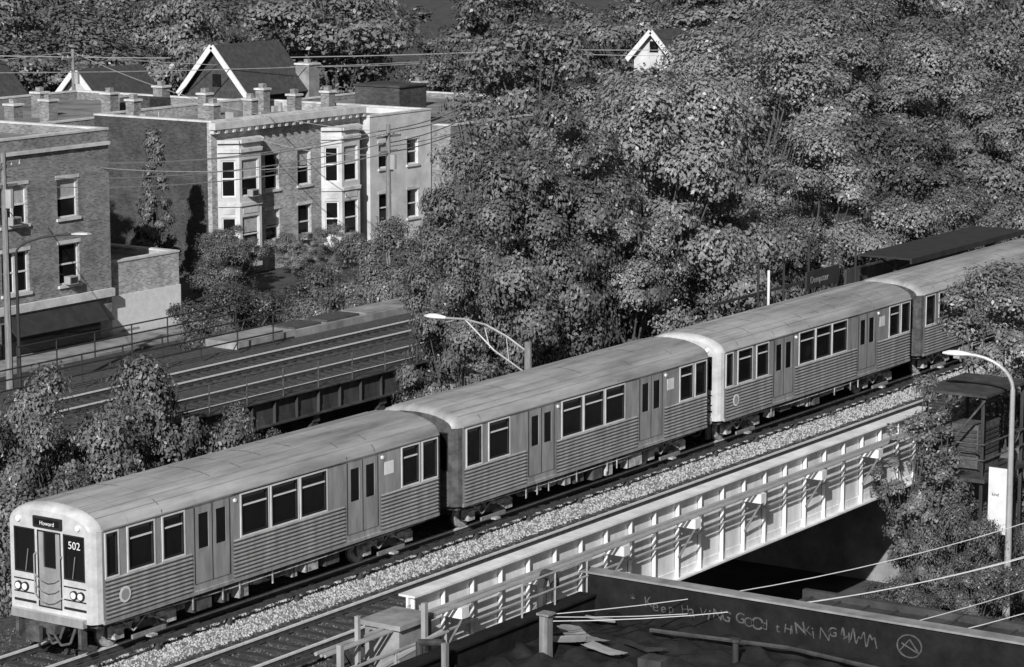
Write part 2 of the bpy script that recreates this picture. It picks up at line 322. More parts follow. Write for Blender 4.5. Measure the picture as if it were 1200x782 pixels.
# ---------- ground, street
g=MB();g.box(-600,400,-200,900,-5.6,-5.2);g.obj('ground',[dirt])
g=MB();g.box(-250,200,10,30,-5.2,-5.192);g.obj('road',[asph]);g=MB();g.box(-47,-41,30.1,260,-5.2,-5.19);g.box(-47,-41,-100,9.9,-5.2,-5.19);g.obj('side_street',[asph])
g=MB()
for x in range(-240,190,6): g.box(x,x+3,19.92,20.08,-5.19,-5.186)
g.obj('lane_marking',[white])
g=MB();g.box(-49.9,-47,30.1,140,-5.19,-5.06);g.box(-40.9,-39,30.1,140,-5.19,-5.06);g.obj('pavement',[conc])
g=MB();g.box(-3.6,6.3,-30,5,-5.19,-1.01);g.box(-3.6,6.3,35,160,-5.19,-1.01);g.box(6.3,8.2,-30,4.9,-5.19,-.35);g.box(6.3,8.6,35,90,-5.19,-.6);g.obj('embankment_abutment',[conc])
e=empty('girder_end_post',(7,5,0));g=MB();g.box(6.3,7.3,4.0,5.3,-.34,.75,0);g.box(6.2,7.4,3.9,5.35,.75,.87,0);g.box(6.9,7.0,2.8,2.9,-.35,1.3,1);g.box(7.6,7.72,1.2,1.32,-.35,1.1,1);g.box(7.5,7.62,4.6,4.72,-.5,1.3,1)
g.box(7.8,8.1,2.0,3.4,-.35,.2,2);g.box(6.6,7.6,-.5,1.2,-.349,.05,2);g.cyl((7.1,1.5,-.3),(7.9,4.9,.6),.07,.07,6,1);g.cyl((6.7,3.6,-.3),(7.9,.6,.4),.05,.05,6,2);g.cyl((8,-1,.6),(8,5,.6),.04,.04,6,1);g.cyl((8,-1,.1),(8,5,.1),.04,.04,6,1)
for s in(-1,.9,2.9,4.9): g.cyl((8,s,-.6),(8,s,.62),.04,.04,6,1)
g.path([(9.2,7.2,-.4),(9.2,7.2,1.4),(9.35,7.1,1.75),(9.7,6.9,1.8),(9.9,6.7,1.6)],.12,8,2);g.path([(8.6,3,-.4),(8.6,3,.9),(9.3,3,1.0)],.08,8,2)
R=random.Random(4)
for i in range(34):
    x,y,a,l=R.uniform(6.2,9.8),R.uniform(-3.5,4.6),R.uniform(0,3.1),R.uniform(.2,1.5);g.ob((x,y,-.34),(math.cos(a),math.sin(a),.12),(-math.sin(a),math.cos(a),0),Z,0,l,0,R.uniform(.06,.3),0,R.uniform(.04,.3),R.choice([0,2,2,3]))
g.obj('bearing_block',[conc,galv,rust,wood],e)
g=MB();g.box(8.2,9.8,-30,8,-5.19,-.4,0);g.obj('side_ledge',[darkroof])
# ---------- foreground roof
e=empty('commercial_building',(20,-3,-5.2));g=MB()
g.box(10.2,36,-16,8,-5.19,.7,0);g.box(10.0,36,7.85,8.15,.701,1.72,1);g.box(10.0,10.3,-16,7.849,.701,1.2,1)
g.box(9.9,36,7.78,8.22,1.721,1.77,2);g.box(9.92,10.38,-16,7.77,1.201,1.25,1)
g.obj('roof_and_parapet',[blackroof,blackwall,conc],e)
def crumple(name,x0,y0,lx,ly,z,amp,mat,parent,seed,n=24,ang=0.,m=None,fk=1.):
    m=m or n;rg=np.random.default_rng(seed);g=MB();ph=rg.uniform(0,6,6);fr=rg.uniform(1.5,5,6)*fk
    for i in range(n+1):
        for j in range(m+1):
            u=i/n*lx;v=j/m*ly;h=abs(math.sin(fr[0]*u+ph[0]+fr[1]*v*.6)*.5+math.sin(fr[2]*v+ph[1]-fr[3]*u*.5)*.4+math.sin(2.3*fr[4]*(u+v)+ph[2])*.25)
            wx=u+.12*math.sin(5*v+ph[3])+rg.normal()*.01;wy=v+.1*math.sin(3*u+ph[4]);g.v.append((x0+wx*math.cos(ang)-wy*math.sin(ang),y0+wx*math.sin(ang)+wy*math.cos(ang),z+amp*h+rg.uniform(0,.01)))
    for i in range(n):
        for j in range(m): a=i*(m+1)+j;g.f.append((a,a+m+1,a+m+2,a+1));g.m.append(0)
    return g.obj(name,[mat],parent,True)
crumple('loose_membrane',10.45,-2,22,9.7,.705,.22,blackroof,e,3,170,0.,80)
R=random.Random(12);xx=11.3
for ch in '* Keep HaViNG GOOd tHiNKiNG !!':
    sz=.38*R.uniform(.8,1.2);a=R.uniform(-.2,.2)
    if ch!=' ': text(ch,sz,(xx,7.843,1.1+R.uniform(-.07,.07)),(math.cos(a),0,math.sin(a)),(-math.sin(a),0,math.cos(a)),chalk,e,'graffiti_letter',.002,R.uniform(-.008,.004))
    xx+=sz*(.62 if ch not in 'i!' else .36) if ch!=' ' else .16
g=MB()
for i in range(20):
    a,b_=i/20*6.28,(i+1)/20*6.28;g.cyl((18.6+.3*math.cos(a),7.84,1.25+.26*math.sin(a)),(18.6+.3*math.cos(b_),7.84,1.25+.26*math.sin(b_)),.02,.02,4)
for i in range(30):
    f=lambda k:(16.9+k*.03,7.84,1.25+.2*math.sin(k*1.1)*math.cos(k*.3));g.cyl(f(i),f(i+1),.018,.018,4)
g.path([(18.35,7.84,1.1),(18.6,7.84,1.4),(18.85,7.84,1.1),(18.4,7.84,1.3)],.018,4);g.obj('graffiti_tag',[chalk],e)
g=MB();g.box(11.3,11.52,3.9,4.12,.7,1.75,0);g.box(11.25,11.57,3.85,4.17,1.751,1.8,0);g.box(10.5,10.62,1.2,1.32,.7,1.6,0);g.obj('wooden_post',[wood])
g=MB();g.box(13.6,14.2,4.4,4.9,.72,1.0,1);g.cyl((15.2,6,.7),(15.2,6,1.25),.07,.07,10,1);g.cyl((15.2,6,1.25),(15.2,6,1.32),.12,.12,10,1);g.path([(12.6,6.6,.98),(16,7,1.0),(19,6.6,.98)],.05,6,1);g.obj('roof_vent_pipes',[galv,rust],e)
de=empty('torn_membrane_debris',(12,5,.7))
for i,(x,y,lx,ly,a) in enumerate(((10.6,5.6,1.5,.6,-.5),(11.9,4.7,1.0,.4,-.2),(12.8,5.2,1.0,.35,.15),(11.0,4.6,.8,.4,.4),(10.7,6.8,.8,.3,.1))): crumple('torn_sheet',x,y,lx,ly,.9,.1,[conc,galv,darkroof][i%3],de,20+i,14,a,None,.5)
railing('roof_railing',10.1,5,8,1.25,.8,1.4,[galv],'s',.025,2)
e=empty('low_shed',(20,16,-5.2));g=MB();g.box(8.6,40,9.0,14.5,-5.19,-.9,0);g.box(8.6,40,14.6,22,-5.19,-2.2,0);g.box(8.5,40,14.45,14.6,-1.2,-.8,1);g.box(8.5,40,21.9,22.1,-2.3,-2.0,1)
for x in np.arange(8.8,40,.9): g.box(x,x+.06,14.7,21.9,-2.2,-2.14,0)
for x in np.arange(9.5,40,2.6): g.box(x,x+.1,9.0,14.4,-.9,-.85,0)
for x,y,z in((14,10.5,-.9),(18,12,-.9),(16,17,-2.2),(21,16,-2.2)): g.box(x,x+.9,y,y+.8,z,z+.6,2);g.cyl((x+2,y,z),(x+2,y,z+.8),.1,.1,8,2)
g.obj('shed_roofs',[darkroof,darkroof,galv],e)
railing('platform_fence',8.7,36,48,-.6,2.6,1.2,[rust],'s',.05,3)
e=empty('equipment_booth',(8.6,33,-5.2));g=MB()
for x in(7.7,9.6):
    for y in(31.6,34.6): g.cyl((x,y,-5.19),(x,y,2.2),.06,.06,6,1)
g.box(7.5,9.8,31.4,34.8,-.5,-.38,1);g.box(7.5,9.8,31.4,34.8,2.2,2.28,0);g.box(8.2,9.1,32.4,34.0,-.379,1.1,2)
for k in range(6): g.box(8.25,9.05,32.35,32.399,.1+k*.15,.18+k*.15,1);g.box(9.101,9.14,32.5,33.9,.1+k*.15,.18+k*.15,1)
for z in(.2,.7): g.cyl((7.6,31.5,z),(9.7,31.5,z),.03,.03,5,2);g.cyl((9.7,31.5,z),(9.7,34.7,z),.03,.03,5,2)
g.cyl((7.7,31.5,-.4),(9.7,31.5,2.1),.04,.04,5,2);g.obj('deck_cabinet_roof',[rust,rust,under],e)
# ---------- street lamps, poles
def lamp(name,base,top,arm,head,mats,r=.1):
    e=empty(name,base);g=MB();b=Vector(base);t=Vector((base[0],base[1],top))
    g.cyl(b,t,r*1.2,r*.75,10,0);g.cyl(b,b+Vector((0,0,.3)),r*2,r*1.8,10,0)
    h=Vector(head)
    if arm=='goose':
        pts=[t]
        for i in range(1,9):
            a=math.pi/2*i/8;pts.append(Vector((t.x+(h.x-t.x)*(1-math.cos(a)),t.y+(h.y-t.y)*(1-math.cos(a)),t.z+(h.z-t.z)*math.sin(a))))
        g.path(pts,r*.6,8,0)
    else:
        m=t+Vector((0,0,-.35));pts=[m+(h-m)*k+Vector((0,0,.35*math.sin(k*3.14)))for k in(0,.25,.5,.75,1)];g.path(pts,.035,6,1)
        m2=t+Vector((0,0,-1.1));g.path([m2,m2+(h-m2)*.4+Vector((0,0,.05)),pts[3]],.03,6,1)
        for k in(.3,.6): g.cyl(m2+(h-m2)*k*.75+Vector((0,0,.03)),m+(h-m)*k*.85+Vector((0,0,.25)),.02,.02,5,1)
    d=(h-t);d.z=0;d.normalize();n=Vector((-d.y,d.x,0))
    sec=[(-.1,.06,.05),(.1,.11,.09),(.35,.17,.12),(.6,.16,.1),(.78,.06,.04)];bi=len(g.v)
    for (u,wd,hh) in sec:
        for k in range(10):
            a=2*math.pi*k/10;g.v.append(tuple(h+d*u+n*(wd*math.cos(a))+Vector((0,0,hh*math.sin(a)*(1 if math.sin(a)>0 else .5)))))
    for i in range(4):
        for k in range(10): g.f.append((bi+i*10+k,bi+i*10+(k+1)%10,bi+(i+1)*10+(k+1)%10,bi+(i+1)*10+k));g.m.append(2)
    g.obj('pole_and_head',mats,e);return e
lamp('street_lamp',(-5.2,28.3,-5.2),3.0,'truss',(-8.6,28.3,3.5),[wood,galv,white],.16)
e=lamp('street_lamp',(10.7,31.3,-5.2),2.6,'goose',(9.3,31.0,3.6),[galv,galv,white],.1)
g=MB();g.box(10.0,10.6,31.27,31.3,-2.0,.1,0);g.box(9.95,10.7,31.26,31.31,.1,.14,1);g.box(9.95,10.7,31.26,31.31,-2.04,-2.0,1);g.obj('banner',[white,darkiron],e)
text('kind',.14,(10.12,31.262,-.8),X,Z,rust,e,'banner_text')
lamp('street_lamp',(-39.6,40,-5.2),2.0,'goose',(-37.6,41.5,2.8),[darkiron,galv,galv],.08)
def upole(w,s,top):
    e=empty('utility_pole',(w,s,-5.2));g=MB();g.cyl((w,s,-5.2),(w,s,top),.17,.12,8,0)
    g.box(w-.06,w+.06,s-1.1,s+1.1,top-.7,top-.58,0);g.box(w-.06,w+.06,s-.8,s+.8,top-1.5,top-1.4,0);g.cyl((w+.3,s,top-2.4),(w+.3,s,top-1.6),.2,.2,10,1)
    for k in(-1,-.5,.5,1): g.cyl((w,s+k,top-.58),(w,s+k,top-.4),.05,.03,6,1)
    g.obj('pole_crossarm_transformer',[wood,galv],e)
upole(-40.5,40.3,6.3);upole(-44.5,73.8,4.8);upole(-76.3,137.9,4.6);upole(-88,96,6.2)
def wire(m,a,b,sag,r=.018):
    a=Vector(a);b=Vector(b);pts=[a.lerp(b,i/16)-Vector((0,0,sag*4*(i/16)*(1-i/16))) for i in range(17)];m.path(pts,r,4)
e=empty('overhead_wires',(-44,70,4));g=MB()
for k,(dz) in enumerate((0,-.1,-.7,-1.2)):
    o=(-1,1,-.5,.5)[k]
    wire(g,(-40.5,40.3+o,6+dz),(-44.5,73.8+o,4.5+dz),.7,.03);wire(g,(-44.5,73.8+o,4.5+dz),(-76.3,137.9+o,4.3+dz),1.2,.035);wire(g,(-40.5,40.3+o,6+dz),(-38,-10+o,7+dz),.8,.025)
for a,b,s,r in(((-76.3,137.9,4.4),(-120,60,9),1.5,.045),((-76.3,137.9,4.0),(-100,30,9.5),1.5,.035),((-76.3,137.9,4.4),(-30,190,8),1.5,.035),((-88,96,6),(-44.5,73.8,4.4),1,.025),((-88,96,5.8),(-76.3,137.9,4.2),1,.03),((-88,96,6),(-100,40,7),1,.03),((-76.3,137.9,4.1),(-10,140,9),1.2,.03),((-44.5,73.8,3.2),(-59,80,2.9),.4,.025),((-44.5,73.8,3.2),(-50,57,3.6),.5,.025),((-40.5,40.3,4),(-50,53,1),.5,.02),((-44.5,73.8,3.6),(-60,120,5),1,.025)): wire(g,a,b,s,r)
g.obj('service_wires',[galv],e)
e=empty('cable_drop',(13,1.9,1.2));g=MB()
for a,b,s in(((11.4,4,1.75),(19,24,2.6),.7),((11.4,4,1.7),(19,24,1.6),.9),((12.6,-1.5,1.2),(19,23,.7),.6),((15.5,-2,1.0),(22,20,.9),.5),((18.5,-2,1.0),(22,20,-.3),.3),((11.4,4,1.6),(22,20,3.2),.9),((14,2,1.0),(22,20,1.8),.7)): wire(g,a,b,s,.011)
g.obj('cables',[white],e)
# ---------- station
e=empty('station_platform',(-4.5,60,0));g=MB()
g.box(-6.8,-1.75,43,86,.75,1.0,0);g.box(-6.4,-5.8,43,86,-1.19,.75,0)
g.box(-5.6,-3.2,53,64,3.0,3.07,1);g.box(-5.6,-5.5,53,64,2.85,2.999,1);g.box(-3.3,-3.2,53,64,2.85,2.999,1)
for s in range(54,64,3):
    g.box(-4.5,-4.35,s,s+.15,1.0,2.999,1);g.cyl((-4.4,s+.1,2.4),(-3.4,s+.1,2.98),.05,.05,6,1);g.cyl((-4.4,s+.1,2.4),(-5.4,s+.1,2.98),.05,.05,6,1)
g.box(-3.24,-3.16,44.0,46.6,2.95,3.6,1);g.box(-3.25,-3.15,44.1,44.2,1.0,2.95,1);g.box(-3.25,-3.15,46.4,46.5,1.0,2.95,1)
for s in range(43,53,2): g.cyl((-6.6,s,1),(-6.6,s,2.2),.04,.04,6,1);g.cyl((-5,s+.6,1),(-5,s+.6,3.6+(s%3)*.4),.05,.05,6,1)
g.box(-6.64,-6.56,43,53,2.15,2.25,1);g.cyl((-2.6,40,0),(-2.6,40,4.2),.05,.05,6,3)
g.box(-6.2,-6.1,53,64,1.0,2.4,2);g.obj('canopy_and_deck',[conc,darkiron,rust,white],e)
text('Dempster',.36,(-3.15,44.25,3.15),Y,Z,conc,e,'station_sign_text')
# ---------- buildings
def bldg(name,w0,w1,s0,s1,z1,bm,front,side,z0=-5.19,roof=None,par=.5,blinds=True):
    e=empty(name,((w0+w1)/2,(s0+s1)/2,z0));g=MB();gl=MB()
    g.panel((w1,s0,z0),Y,Z,X,s1-s0,z1-z0,[(a-s0,b-s0,c-z0,d-z0) for a,b,c,d in front],.18,0,gl,0,1,.08,True,2 if blinds else None,3)
    g.panel((w0,s0,z0),X,Z,(0,-1,0),w1-w0,z1-z0,[(a-w0,b-w0,c-z0,d-z0) for a,b,c,d in side],.18,0,gl,0,1,.08,True,2 if blinds else None,3)
    g.poly([(w0,s1,z0),(w1,s1,z0),(w1,s1,z1),(w0,s1,z1)],0);g.poly([(w0,s0,z0),(w0,s1,z0),(w0,s1,z1),(w0,s0,z1)],0)
    g.poly([(w0+.3,s0+.3,z1-par),(w1-.3,s0+.3,z1-par),(w1-.3,s1-.3,z1-par),(w0+.3,s1-.3,z1-par)],1)
    for a in((w0,w1,s0,s0+.3),(w0,w1,s1-.3,s1)): g.box(a[0]-.04,a[1]+.04,a[2]-.04,a[3]+.04,z1,z1+.1,2)
    for a in((w0,w0+.3,s0+.35,s1-.35),(w1-.3,w1,s0+.35,s1-.35)): g.box(a[0]-.04,a[1]+.04,a[2],a[3],z1,z1+.1,2)
    for a in((w0+.3,w0+.304,s0+.3,s1-.3),(w1-.304,w1-.3,s0+.3,s1-.3),(w0+.3,w1-.3,s1-.304,s1-.3),(w0+.3,w1-.3,s0+.3,s0+.304)): g.box(*a,z1-par,z1,0)
    g.obj('walls_and_roof',[bm,roof or greyroof,stone],e);gl.obj('windows',[glass,white,blind,stone],e);return e
def chim(e,w,s,z,h,a=.34,m=None):
    g=MB();g.box(w-a,w+a,s-a,s+a,z,z+h,0);g.box(w-a-.08,w+a+.08,s-a-.08,s+a+.08,z+h,z+h+.12,1);g.box(w-.18,w+.18,s-.18,s+.18,z+h+.12,z+h+.4,0);g.obj('chimney',[m or brick1,stone],e)
def ac(e,w,s,z):
    g=MB();g.box(w,w+.4,s,s+.6,z,z+.4,0);g.box(w+.401,w+.41,s+.06,s+.54,z+.06,z+.34,1);g.obj('air_conditioner',[galv,darkiron],e)
e=bldg('brick_apartment_building',-66,-50,28,57.5,5.5,brick1,[(a,b,c,d) for a,b in((33,34.5),(37,38.5),(41,42.9),(45.4,46.8),(49.7,51.6),(53.7,55.2)) for c,d in((1.35,3.3),(-2.0,0.05))],[])
g=MB();g.box(-49.98,-49.75,28,57.5,-2.95,-2.55,0);g.box(-49.98,-49.85,28,57.5,4.75,4.92,0)
for s in(33,41,49.5): g.box(-49.95,-49.9,s,s+7,-5,-3.4,2);g.ob((-49.9,s,-3.1),Y,(.75,0,-.66),(.66,0,.75),0,7,0,1.3,0,.05,1)
g.obj('storefront_awnings',[stone,darkiron,glass],e);chim(e,-58,46,5,1.8);chim(e,-60,53,5,1.5)
ac(e,-49.96,50.1,1.4);ac(e,-49.96,54.0,-1.95)
e=bldg('brick_store',-62,-50.4,57.7,63.2,-1.4,brick2,[(58.6,59.8,-4.9,-3.4)],[],par=.3)
g=MB();g.box(-50.39,-50.3,57.7,63.2,-5.18,-3.1,0);g.obj('painted_base',[white],e)
rows=((-.4,1.75),(-3.7,-1.6))
e=bldg('bay_window_apartment_building',-68,-59,76.2,90.5,4.0,brick2,[(a,b,c,d) for a,b in((81.1,82.4),(84.2,85.5)) for c,d in rows],[],par=.6)
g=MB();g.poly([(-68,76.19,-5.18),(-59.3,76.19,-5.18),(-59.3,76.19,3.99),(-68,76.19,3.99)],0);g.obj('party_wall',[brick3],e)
ac(e,-58.96,81.4,-3.7);ac(e,-58.96,84.5,-3.7);ac(e,-58.0,78.2,-3.7);ac(e,-58.0,78.2,-.4)
def bay(e,s0,s1,w):
    g=MB();gl=MB();d=.95;c=.85;P=[(w,s0),(w+d,s0+c),(w+d,s1-c),(w,s1)];z0,z1=-4.6,2.9
    for (a,b) in zip(P,P[1:]):
        U=Vector((b[0]-a[0],b[1]-a[1],0));W=U.length;U.normalize();N=(U.y,-U.x,0);m=.22
        g.panel((a[0],a[1],z0),U,Z,N,W,z1-z0,[(m,W-m,r0-z0,r1-z0) for r0,r1 in rows],.12,0,gl,0,1,.08,True,2)
        g.ob((a[0],a[1],0),U,Z,N,0,W,-.95,-.75,.002,.1,1);g.ob((a[0],a[1],0),U,Z,N,0,W,2.2,2.4,.002,.12,1);g.ob((a[0],a[1],0),U,Z,N,0,W,2.75,2.95,.002,.2,1)
        g.ob((a[0],a[1],0),U,Z,N,.3,W-.3,-1.4,-1.05,.002,.03,1)
    for z in(z0,2.96): g.poly([(x,y,z) for x,y in P],1)
    g.obj('bay_window_walls',[paintl,stone],e);gl.obj('bay_windows',[glass,white,blind],e)
bay(e,76.7,80.4,-58.99);bay(e,86.5,90.0,-58.99)
g=MB();g.box(-59,-58.7,76.1,90.5,3.35,3.6,0);g.box(-59,-58.5,76.0,90.5,3.601,3.99,0)
for s in np.arange(76.3,90.4,.7): g.box(-58.69,-58.55,s,s+.2,3.36,3.6,0)
g.obj('cornice',[stone],e)
for w,s in((-60.5,78.2),(-61,82.3),(-61,86.5),(-66.5,78),(-66,84),(-65.5,89),(-60.8,89.6)): chim(e,w,s,3.4,1.4,.32)
g=MB();R=random.Random(8)
for i in range(7):
    w,s=R.uniform(-67,-60),R.uniform(77,90);g.box(w,w+R.uniform(.3,.8),s,s+R.uniform(.3,.8),3.4,3.4+R.uniform(.3,.8),0);g.cyl((w-.6,s,3.4),(w-.6,s,4.2),.06,.06,6,0)
g.obj('roof_vents',[galv],e)
e=bldg('stucco_building',-70,-58.4,90.7,97.2,3.3,paintl,[(91.6,92.8,0,1.6),(94.6,95.8,0,1.6),(91.6,92.8,-3.4,-1.6),(94.6,95.8,-3.4,-1.6)],[],par=.4)
e=bldg('flat_roof_building',-78,-57,97.4,119,2.3,brick1,[(s,s+1.3,-.8,.9) for s in(99,103,107,111,115)],[],par=.35);chim(e,-63,108,2,1.2);chim(e,-70,112,2,1.6)
g=MB();g.box(-65.2,-61.6,98.2,101.2,1.96,4.5,0);g.box(-65.3,-61.5,98.1,101.3,4.501,4.62,1);g.box(-60.5,-58.5,103,106,1.96,2.9,2);g.box(-62,-60,110,113,1.96,3.1,3);g.obj('roof_penthouse',[brick3,darkroof,galv,paintl],e)
e=bldg('rear_apartment_building',-84,-68.6,60,92,3.7,brick1,[],[],par=.5)
for w,s in((-71,68),(-71,72.5),(-75,71),(-71.5,76),(-76,80),(-72,82),(-73,88)): chim(e,w,s,3.2,1.5,.38)
g=MB();g.box(-74,-72,64,67,3.2,5.0,0);g.box(-80,-77,74,76,3.2,4.6,1);g.box(-73,-70.5,84,86,3.2,4.3,1);g.obj('stair_bulkheads',[paintl,brick3],e)
e=bldg('rear_apartment_building',-84,-66.6,34,59.5,3.2,brick1,[],[],par=.5);chim(e,-70,50,3,1.9,.42);chim(e,-70,56,3,1.6,.4)
def house(name,w,s,hw,L,ze,zr,wallm,roofm_):
    e=empty(name,(w,s,-5.2));g=MB()
    g.panel((w-hw,s,-5.19),X,Z,(0,-1,0),2*hw,ze+5.19,[(hw-.6,hw+.6,ze+5.19-2.6,ze+5.19-.9)],.1,0,None,3,2,.08)
    for x in(w-hw,w+hw): g.poly([(x,s,-5.19),(x,s+L,-5.19),(x,s+L,ze),(x,s,ze)],0)
    for y in(s,s+L): g.poly([(w-hw,y,ze),(w+hw,y,ze),(w,y,zr)],0)
    g.poly([(w-hw,s+L,-5.19),(w+hw,s+L,-5.19),(w+hw,s+L,ze),(w-hw,s+L,ze)],0)
    for sx in(-1,1):
        U=Vector((sx*hw,0,ze-zr));W=U.length;U.normalize();N=Vector((-U.z*sx,0,U.x*sx)) 
        g.ob((w,s-.5,zr),U,Y,N,0,W+.5,0,L+1,.02,.16,1);g.ob((w,s-.62,zr),U,Y,N,0,W+.5,0,.1,-.18,.22,2)
    g.box(w-.4,w+.4,s-.04,s-.001,ze+.3,ze+1.2,3)
    g.obj('walls_roof_trim',[wallm,roofm_,white,glass],e);return e
e=house('gable_house',-84.8,107.6,2.9,6.5,2.7,5.9,shing,shing);chim(e,-82,114.6,-1,5.3,.62,conc)
house('gable_house',-92.5,101.5,2.6,6,1.6,4.2,paintl,shing);house('gable_house',-72,147.5,1.9,5,3.5,5.5,paintl,shing)
house('gable_house',-99,92,2.6,8,2.0,4.6,shing,shing)
# ---------- trees
def leaves(C,r_c,n_per,leaf,rg,droop,cen):
    K=len(C);n=K*n_per;ci=np.repeat(np.arange(K),n_per)
    d=rg.normal(size=(n,3));d[:,2]+=.3;d/=np.linalg.norm(d,axis=1)[:,None]
    rad=rg.uniform(.0,1,n)**.33;sc=r_c[ci][:,None]*np.array([1,1,.58])
    rad=rad*(1+.35*np.sin(d[:,0]*5+ci)*np.cos(d[:,2]*6+ci*2))
    p=C[ci]+d*rad[:,None]*sc;p[:,2]-=droop*rad*rg.uniform(0,1,n)
    o=(p-cen);o/=np.linalg.norm(o,axis=1)[:,None]+1e-6
    nn=d*1.0+o*.6+rg.normal(size=(n,3))*.45+np.array([0,0,.1]);nn/=np.linalg.norm(nn,axis=1)[:,None]
    a=np.cross(nn,rg.normal(size=(n,3)));a/=np.linalg.norm(a,axis=1)[:,None];b=np.cross(nn,a)
    s=leaf*rg.uniform(.6,1.4,n)[:,None];a=a*s;b=b*s*.58
    v=np.stack([p-a,p-b,p+a,p+b],1).reshape(-1,3);f=np.arange(n*4).reshape(-1,4);return v,f
def tree_mesh(name,R,Ht,z0,K,n_per,leaf,mat,seed,cr=(.9,1.7),shape='round'):
    rg=np.random.default_rng(seed);C=[]
    while len(C)<K:
        q=rg.uniform(-1,1,3);l=np.linalg.norm(q)
        if l>1 or l<.5 : continue
        if shape=='cone':
            zz=rg.uniform(0,1);rr=(1-zz)*.95+.05;an=rg.uniform(0,6.28);C.append([R*rr*math.cos(an)*.9,R*rr*math.sin(an)*.9,z0+(Ht-z0)*zz]);continue
        wob=1+.26*math.sin(3*math.atan2(q[1],q[0])+seed)+.16*math.sin(5*q[2]+seed)
        C.append([q[0]*R*wob,q[1]*R*wob,z0+(Ht-z0)*(q[2]*.5+.5)])
    C=np.array(C);rc=rg.uniform(cr[0],cr[1],K)
    v,f=leaves(C,rc,n_per,leaf,rg,.25,np.array([0,0,(z0+Ht)*.42]))
    t=MB();top=Ht*.7;pts=[(0,0,0)];
    for i in range(1,6): pts.append((rg.normal()*.12*i,rg.normal()*.12*i,top*i/5))
    r0=.03*R+.05*Ht/10
    for i in range(5): t.cyl(pts[i],pts[i+1],r0*(1-i*.17),r0*(1-(i+1)*.17),8,1,False)
    for k in rg.permutation(K)[:min(K,28)]:
        j=int(np.clip(C[k][2]/Ht*5-1.5,1,4));m=(Vector(pts[j])+Vector(C[k]))/2+Vector((0,0,-.3));t.cyl(pts[j],m,.09*R/5,.06*R/5,5,1,False);t.cyl(m,C[k],.06*R/5,.02,5,1,False)
    nv=len(v);fs=f.tolist()+[tuple(i+nv for i in q) for q in t.f]
    me=bpy.data.meshes.new(name);me.from_pydata(v.tolist()+t.v,[],fs);me.materials.append(mat);me.materials.append(bark)
    me.polygons.foreach_set('material_index',[0]*len(f)+[1]*len(t.f));me.update();return me
VAR=[tree_mesh('tree_a',5,14,1.6,52,1250,.096,leafA,1,(.6,1.9)),tree_mesh('tree_b',5,14,2.0,44,1400,.1,leafB,2,(.7,2.1)),tree_mesh('tree_c',5,14,1.2,60,1100,.094,leafC,3,(.5,1.7)),tree_mesh('tree_d',5,14,1.8,40,1500,.1,leafA,4,(.8,2.3))]
FAR=[tree_mesh('far_tree_a',5,14,1.0,38,480,.165,leafC,31,(.9,2.3)),tree_mesh('far_tree_b',5,14,1.5,34,500,.16,leafB,32,(1.0,2.5)),tree_mesh('far_tree_c',5,14,1.5,42,440,.165,leafA,33,(.8,2.1))]
SHR=[tree_mesh('shrub_a',2.5,5,.4,38,800,.058,leafC,11,(.35,.95)),tree_mesh('shrub_b',2.5,5,.3,36,800,.06,leafB,12,(.35,1.05))]
SLM=[tree_mesh('slim_tree_a',2.6,12,1.5,66,760,.07,leafC,41,(.4,1.1)),tree_mesh('slim_tree_b',2.6,12,1.0,66,760,.07,leafC,42,(.4,1.1))]
SAP=[tree_mesh('sapling',1.25,8.6,1.5,44,280,.06,leafA,51,(.2,.55))]
CON=[tree_mesh('conifer_mesh',2.0,10,1,70,300,.12,leafB,21,(.3,.7),'cone')]
KIND=[(VAR,5.6,14.3),(SHR,2.8,5.5),(CON,2,10.5),(SLM,2.9,12.4),(SAP,1.4,8.9),(FAR,5.6,14.3)]
cnt=0
def tree(w,s,h,R,kind=0,name='deciduous_tree',parent=None):
    global cnt;cnt+=1;ms,r0,h0=KIND[kind];me=ms[cnt%len(ms)];k=R/r0
    o=bpy.data.objects.new(name,me);o.location=(w,s,-5.2);o.scale=(k,k*random.uniform(.92,1.08),h/h0);o.rotation_euler=(0,0,random.uniform(0,6.28));scene.collection.objects.link(o)
    if parent: o.parent=parent
for a in [(-13,38.5,14.1,3.9),(-13,42.6,15.2,4.4),(-13,49.2,15.7,5.0),(-13,54.5,13.0,3.8),(-13,35.8,11.0,2.8),(-11,44,11.3,3.6),(-28,86,15.3,6.0),(-28.6,97.6,14.2,6.2),(-13,82,13.5,5.4),(-12.5,92,14,5.6),(-26,104,14.3,6.2),
  (-13,62.7,12.6,4.4),(-13,72.2,12.4,4.7),(-39,102.4,13.8,6.4),(-44.6,123.5,15,7.3),(-11,57.5,9.2,2.8),(-30,66,11,4.5),(-32,76,13.4,5.3),(-9.6,66,9.2,2.8),(-14,102,15.3,6),(-33,114,15,6),(-9.2,79,12,4),(6,66,12,4)]: tree(*a)
for a in [(8.2,37.3,12.0,2.7),(9.5,42,12.7,3),(11.8,38,10,2.7),(8,47,12.4,3),(12,46,13,3),(7.6,55,12,3),(-7.9,69,10.5,2.6)]: tree(*a,3)
for a in [(20,33,16,4.2),(14.5,37.5,15,3.2)]: tree(*a,0)
tree(8.3,29.5,9.0,1.3,4);tree(8.6,31.0,7.6,1.1,4)
for a in [(9.6,29.7,4.9,1.4),(10.9,28.6,3.6,1.4),(9.4,26.5,3.0,1.2),(11.6,33.5,5,1.5),(9.6,32.2,4.2,1.2)]: tree(*a,1,'shrub')
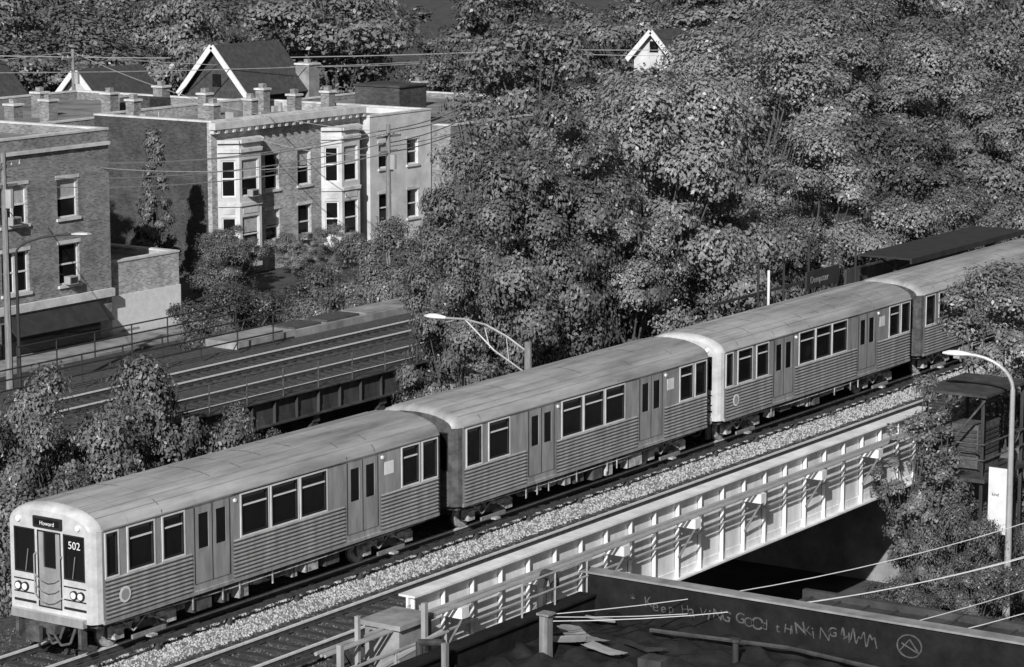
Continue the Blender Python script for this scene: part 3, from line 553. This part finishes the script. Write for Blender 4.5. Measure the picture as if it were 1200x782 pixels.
for a in [(-14.3,15,9.4,3.4),(-14,19.2,9.0,3.1),(-12.7,11.7,8.8,2.7),(-12.4,15.8,7.9,2.7),(-13.3,23.2,6.8,2.2),(-11,12.5,6.6,2.4),(-10,17,5.4,2.2),(-10,9,7,2.5),(-9,20.5,4.2,1.8),(-11,21.5,5.4,2.0)]: tree(*a,1)
for a in [(-37.4,53.7,4.6,2.3),(-37.5,59.6,4.4,2.6),(-38,62,4.9,2.8),(-38.2,65.5,6.8,2.8),(-31,55.7,6.4,2.6),(-36,50,5.5,2.8),(-33,60,5.6,3),(-35,66,6.4,3),(-30,50,5.6,2.7),(-36,72,7,3.2),(-31,62,6.8,3),(-53,70,4.5,2.2),(-55.5,73.6,4.2,2),(-30.5,45,4.4,2.2),(-56,80,3,1.6),(-56,84,3,1.6),(-27.8,52,6.6,2.3),(-27.6,57,7.2,2.5),(-27.8,47.5,5.8,2),(-34,54,6,2.5),(-33,46,4.5,2.2)]: tree(*a,1)
tree(-57.5,69.5,9.8,1.4,2,'shadow_standin_spruce');tree(-63,66.5,10.6,2.2,3)  # the spruce is added, standing in for a tree-shaped shadow on the side wall
dt=empty('distant_trees',(0,0,0));R=random.Random(3)
for i in range(20):
    for j in range(22):
        w=-215+i*14+R.uniform(-5,5);s=88+j*13.5+R.uniform(-5,5);h=R.uniform(12.5,19);rr=R.uniform(4.6,8.2)
        cx=.83*(w-44.6)+.5577*(s+46.76);cy=-.5577*(w-44.6)+.83*(s+46.76)
        if cy>268 or abs(cx)>.19*cy+9: continue   # hidden behind the nearer woods / outside the modelled district
        if cy<(206 if cx<-5 else 178): continue
        if w>-12 and w<8: continue
        if abs(w+65)<16 and 118<s<152 and abs((w+73)+.61*(s-146))<8: continue   # garden clearing of the pale house
        tree(w,s,h if cy>200 else h*.78,rr,5,'distant_tree',dt)
for a in((-108,88),(-110,96),(-101,108),(-94,124),(-78,126),(-50,130),(-112,80),(-88,98)): tree(a[0],a[1],R.uniform(7.5,10.5),R.uniform(3.5,5),5)
tree(-69,143,7.6,2.6,5)
# ---------- light/cam
w=bpy.data.worlds.new('World');scene.world=w;w.use_nodes=True;nt=w.node_tree
sk=nt.nodes.new('ShaderNodeTexSky');sk.sky_type='NISHITA';sk.sun_disc=False
el=math.radians(29);az=math.radians(-68)
sv=Vector((math.cos(az)*math.cos(el),math.sin(az)*math.cos(el),math.sin(el)))
sk.sun_elevation=el;sk.sun_rotation=math.atan2(sv.x,sv.y)
bw=nt.nodes.new('ShaderNodeRGBToBW');nt.links.new(sk.outputs[0],bw.inputs[0]);nt.links.new(bw.outputs[0],nt.nodes['Background'].inputs[0]);nt.nodes['Background'].inputs[1].default_value=.05
l=bpy.data.lights.new('sun','SUN');l.energy=5;l.angle=math.radians(.5);lo=bpy.data.objects.new('sun',l);lo.rotation_euler=sv.to_track_quat('Z','Y').to_euler();scene.collection.objects.link(lo)
cam=bpy.data.cameras.new('camera');cam.sensor_width=36;cam.lens=97.35;cam.clip_end=2000;co=bpy.data.objects.new('camera',cam)
co.location=(44.60,-46.76,18.3);co.rotation_euler=(math.radians(90-9.465),0,math.radians(33.9));scene.collection.objects.link(co);scene.camera=co
scene.view_settings.view_transform='Standard';scene.view_settings.look='None'
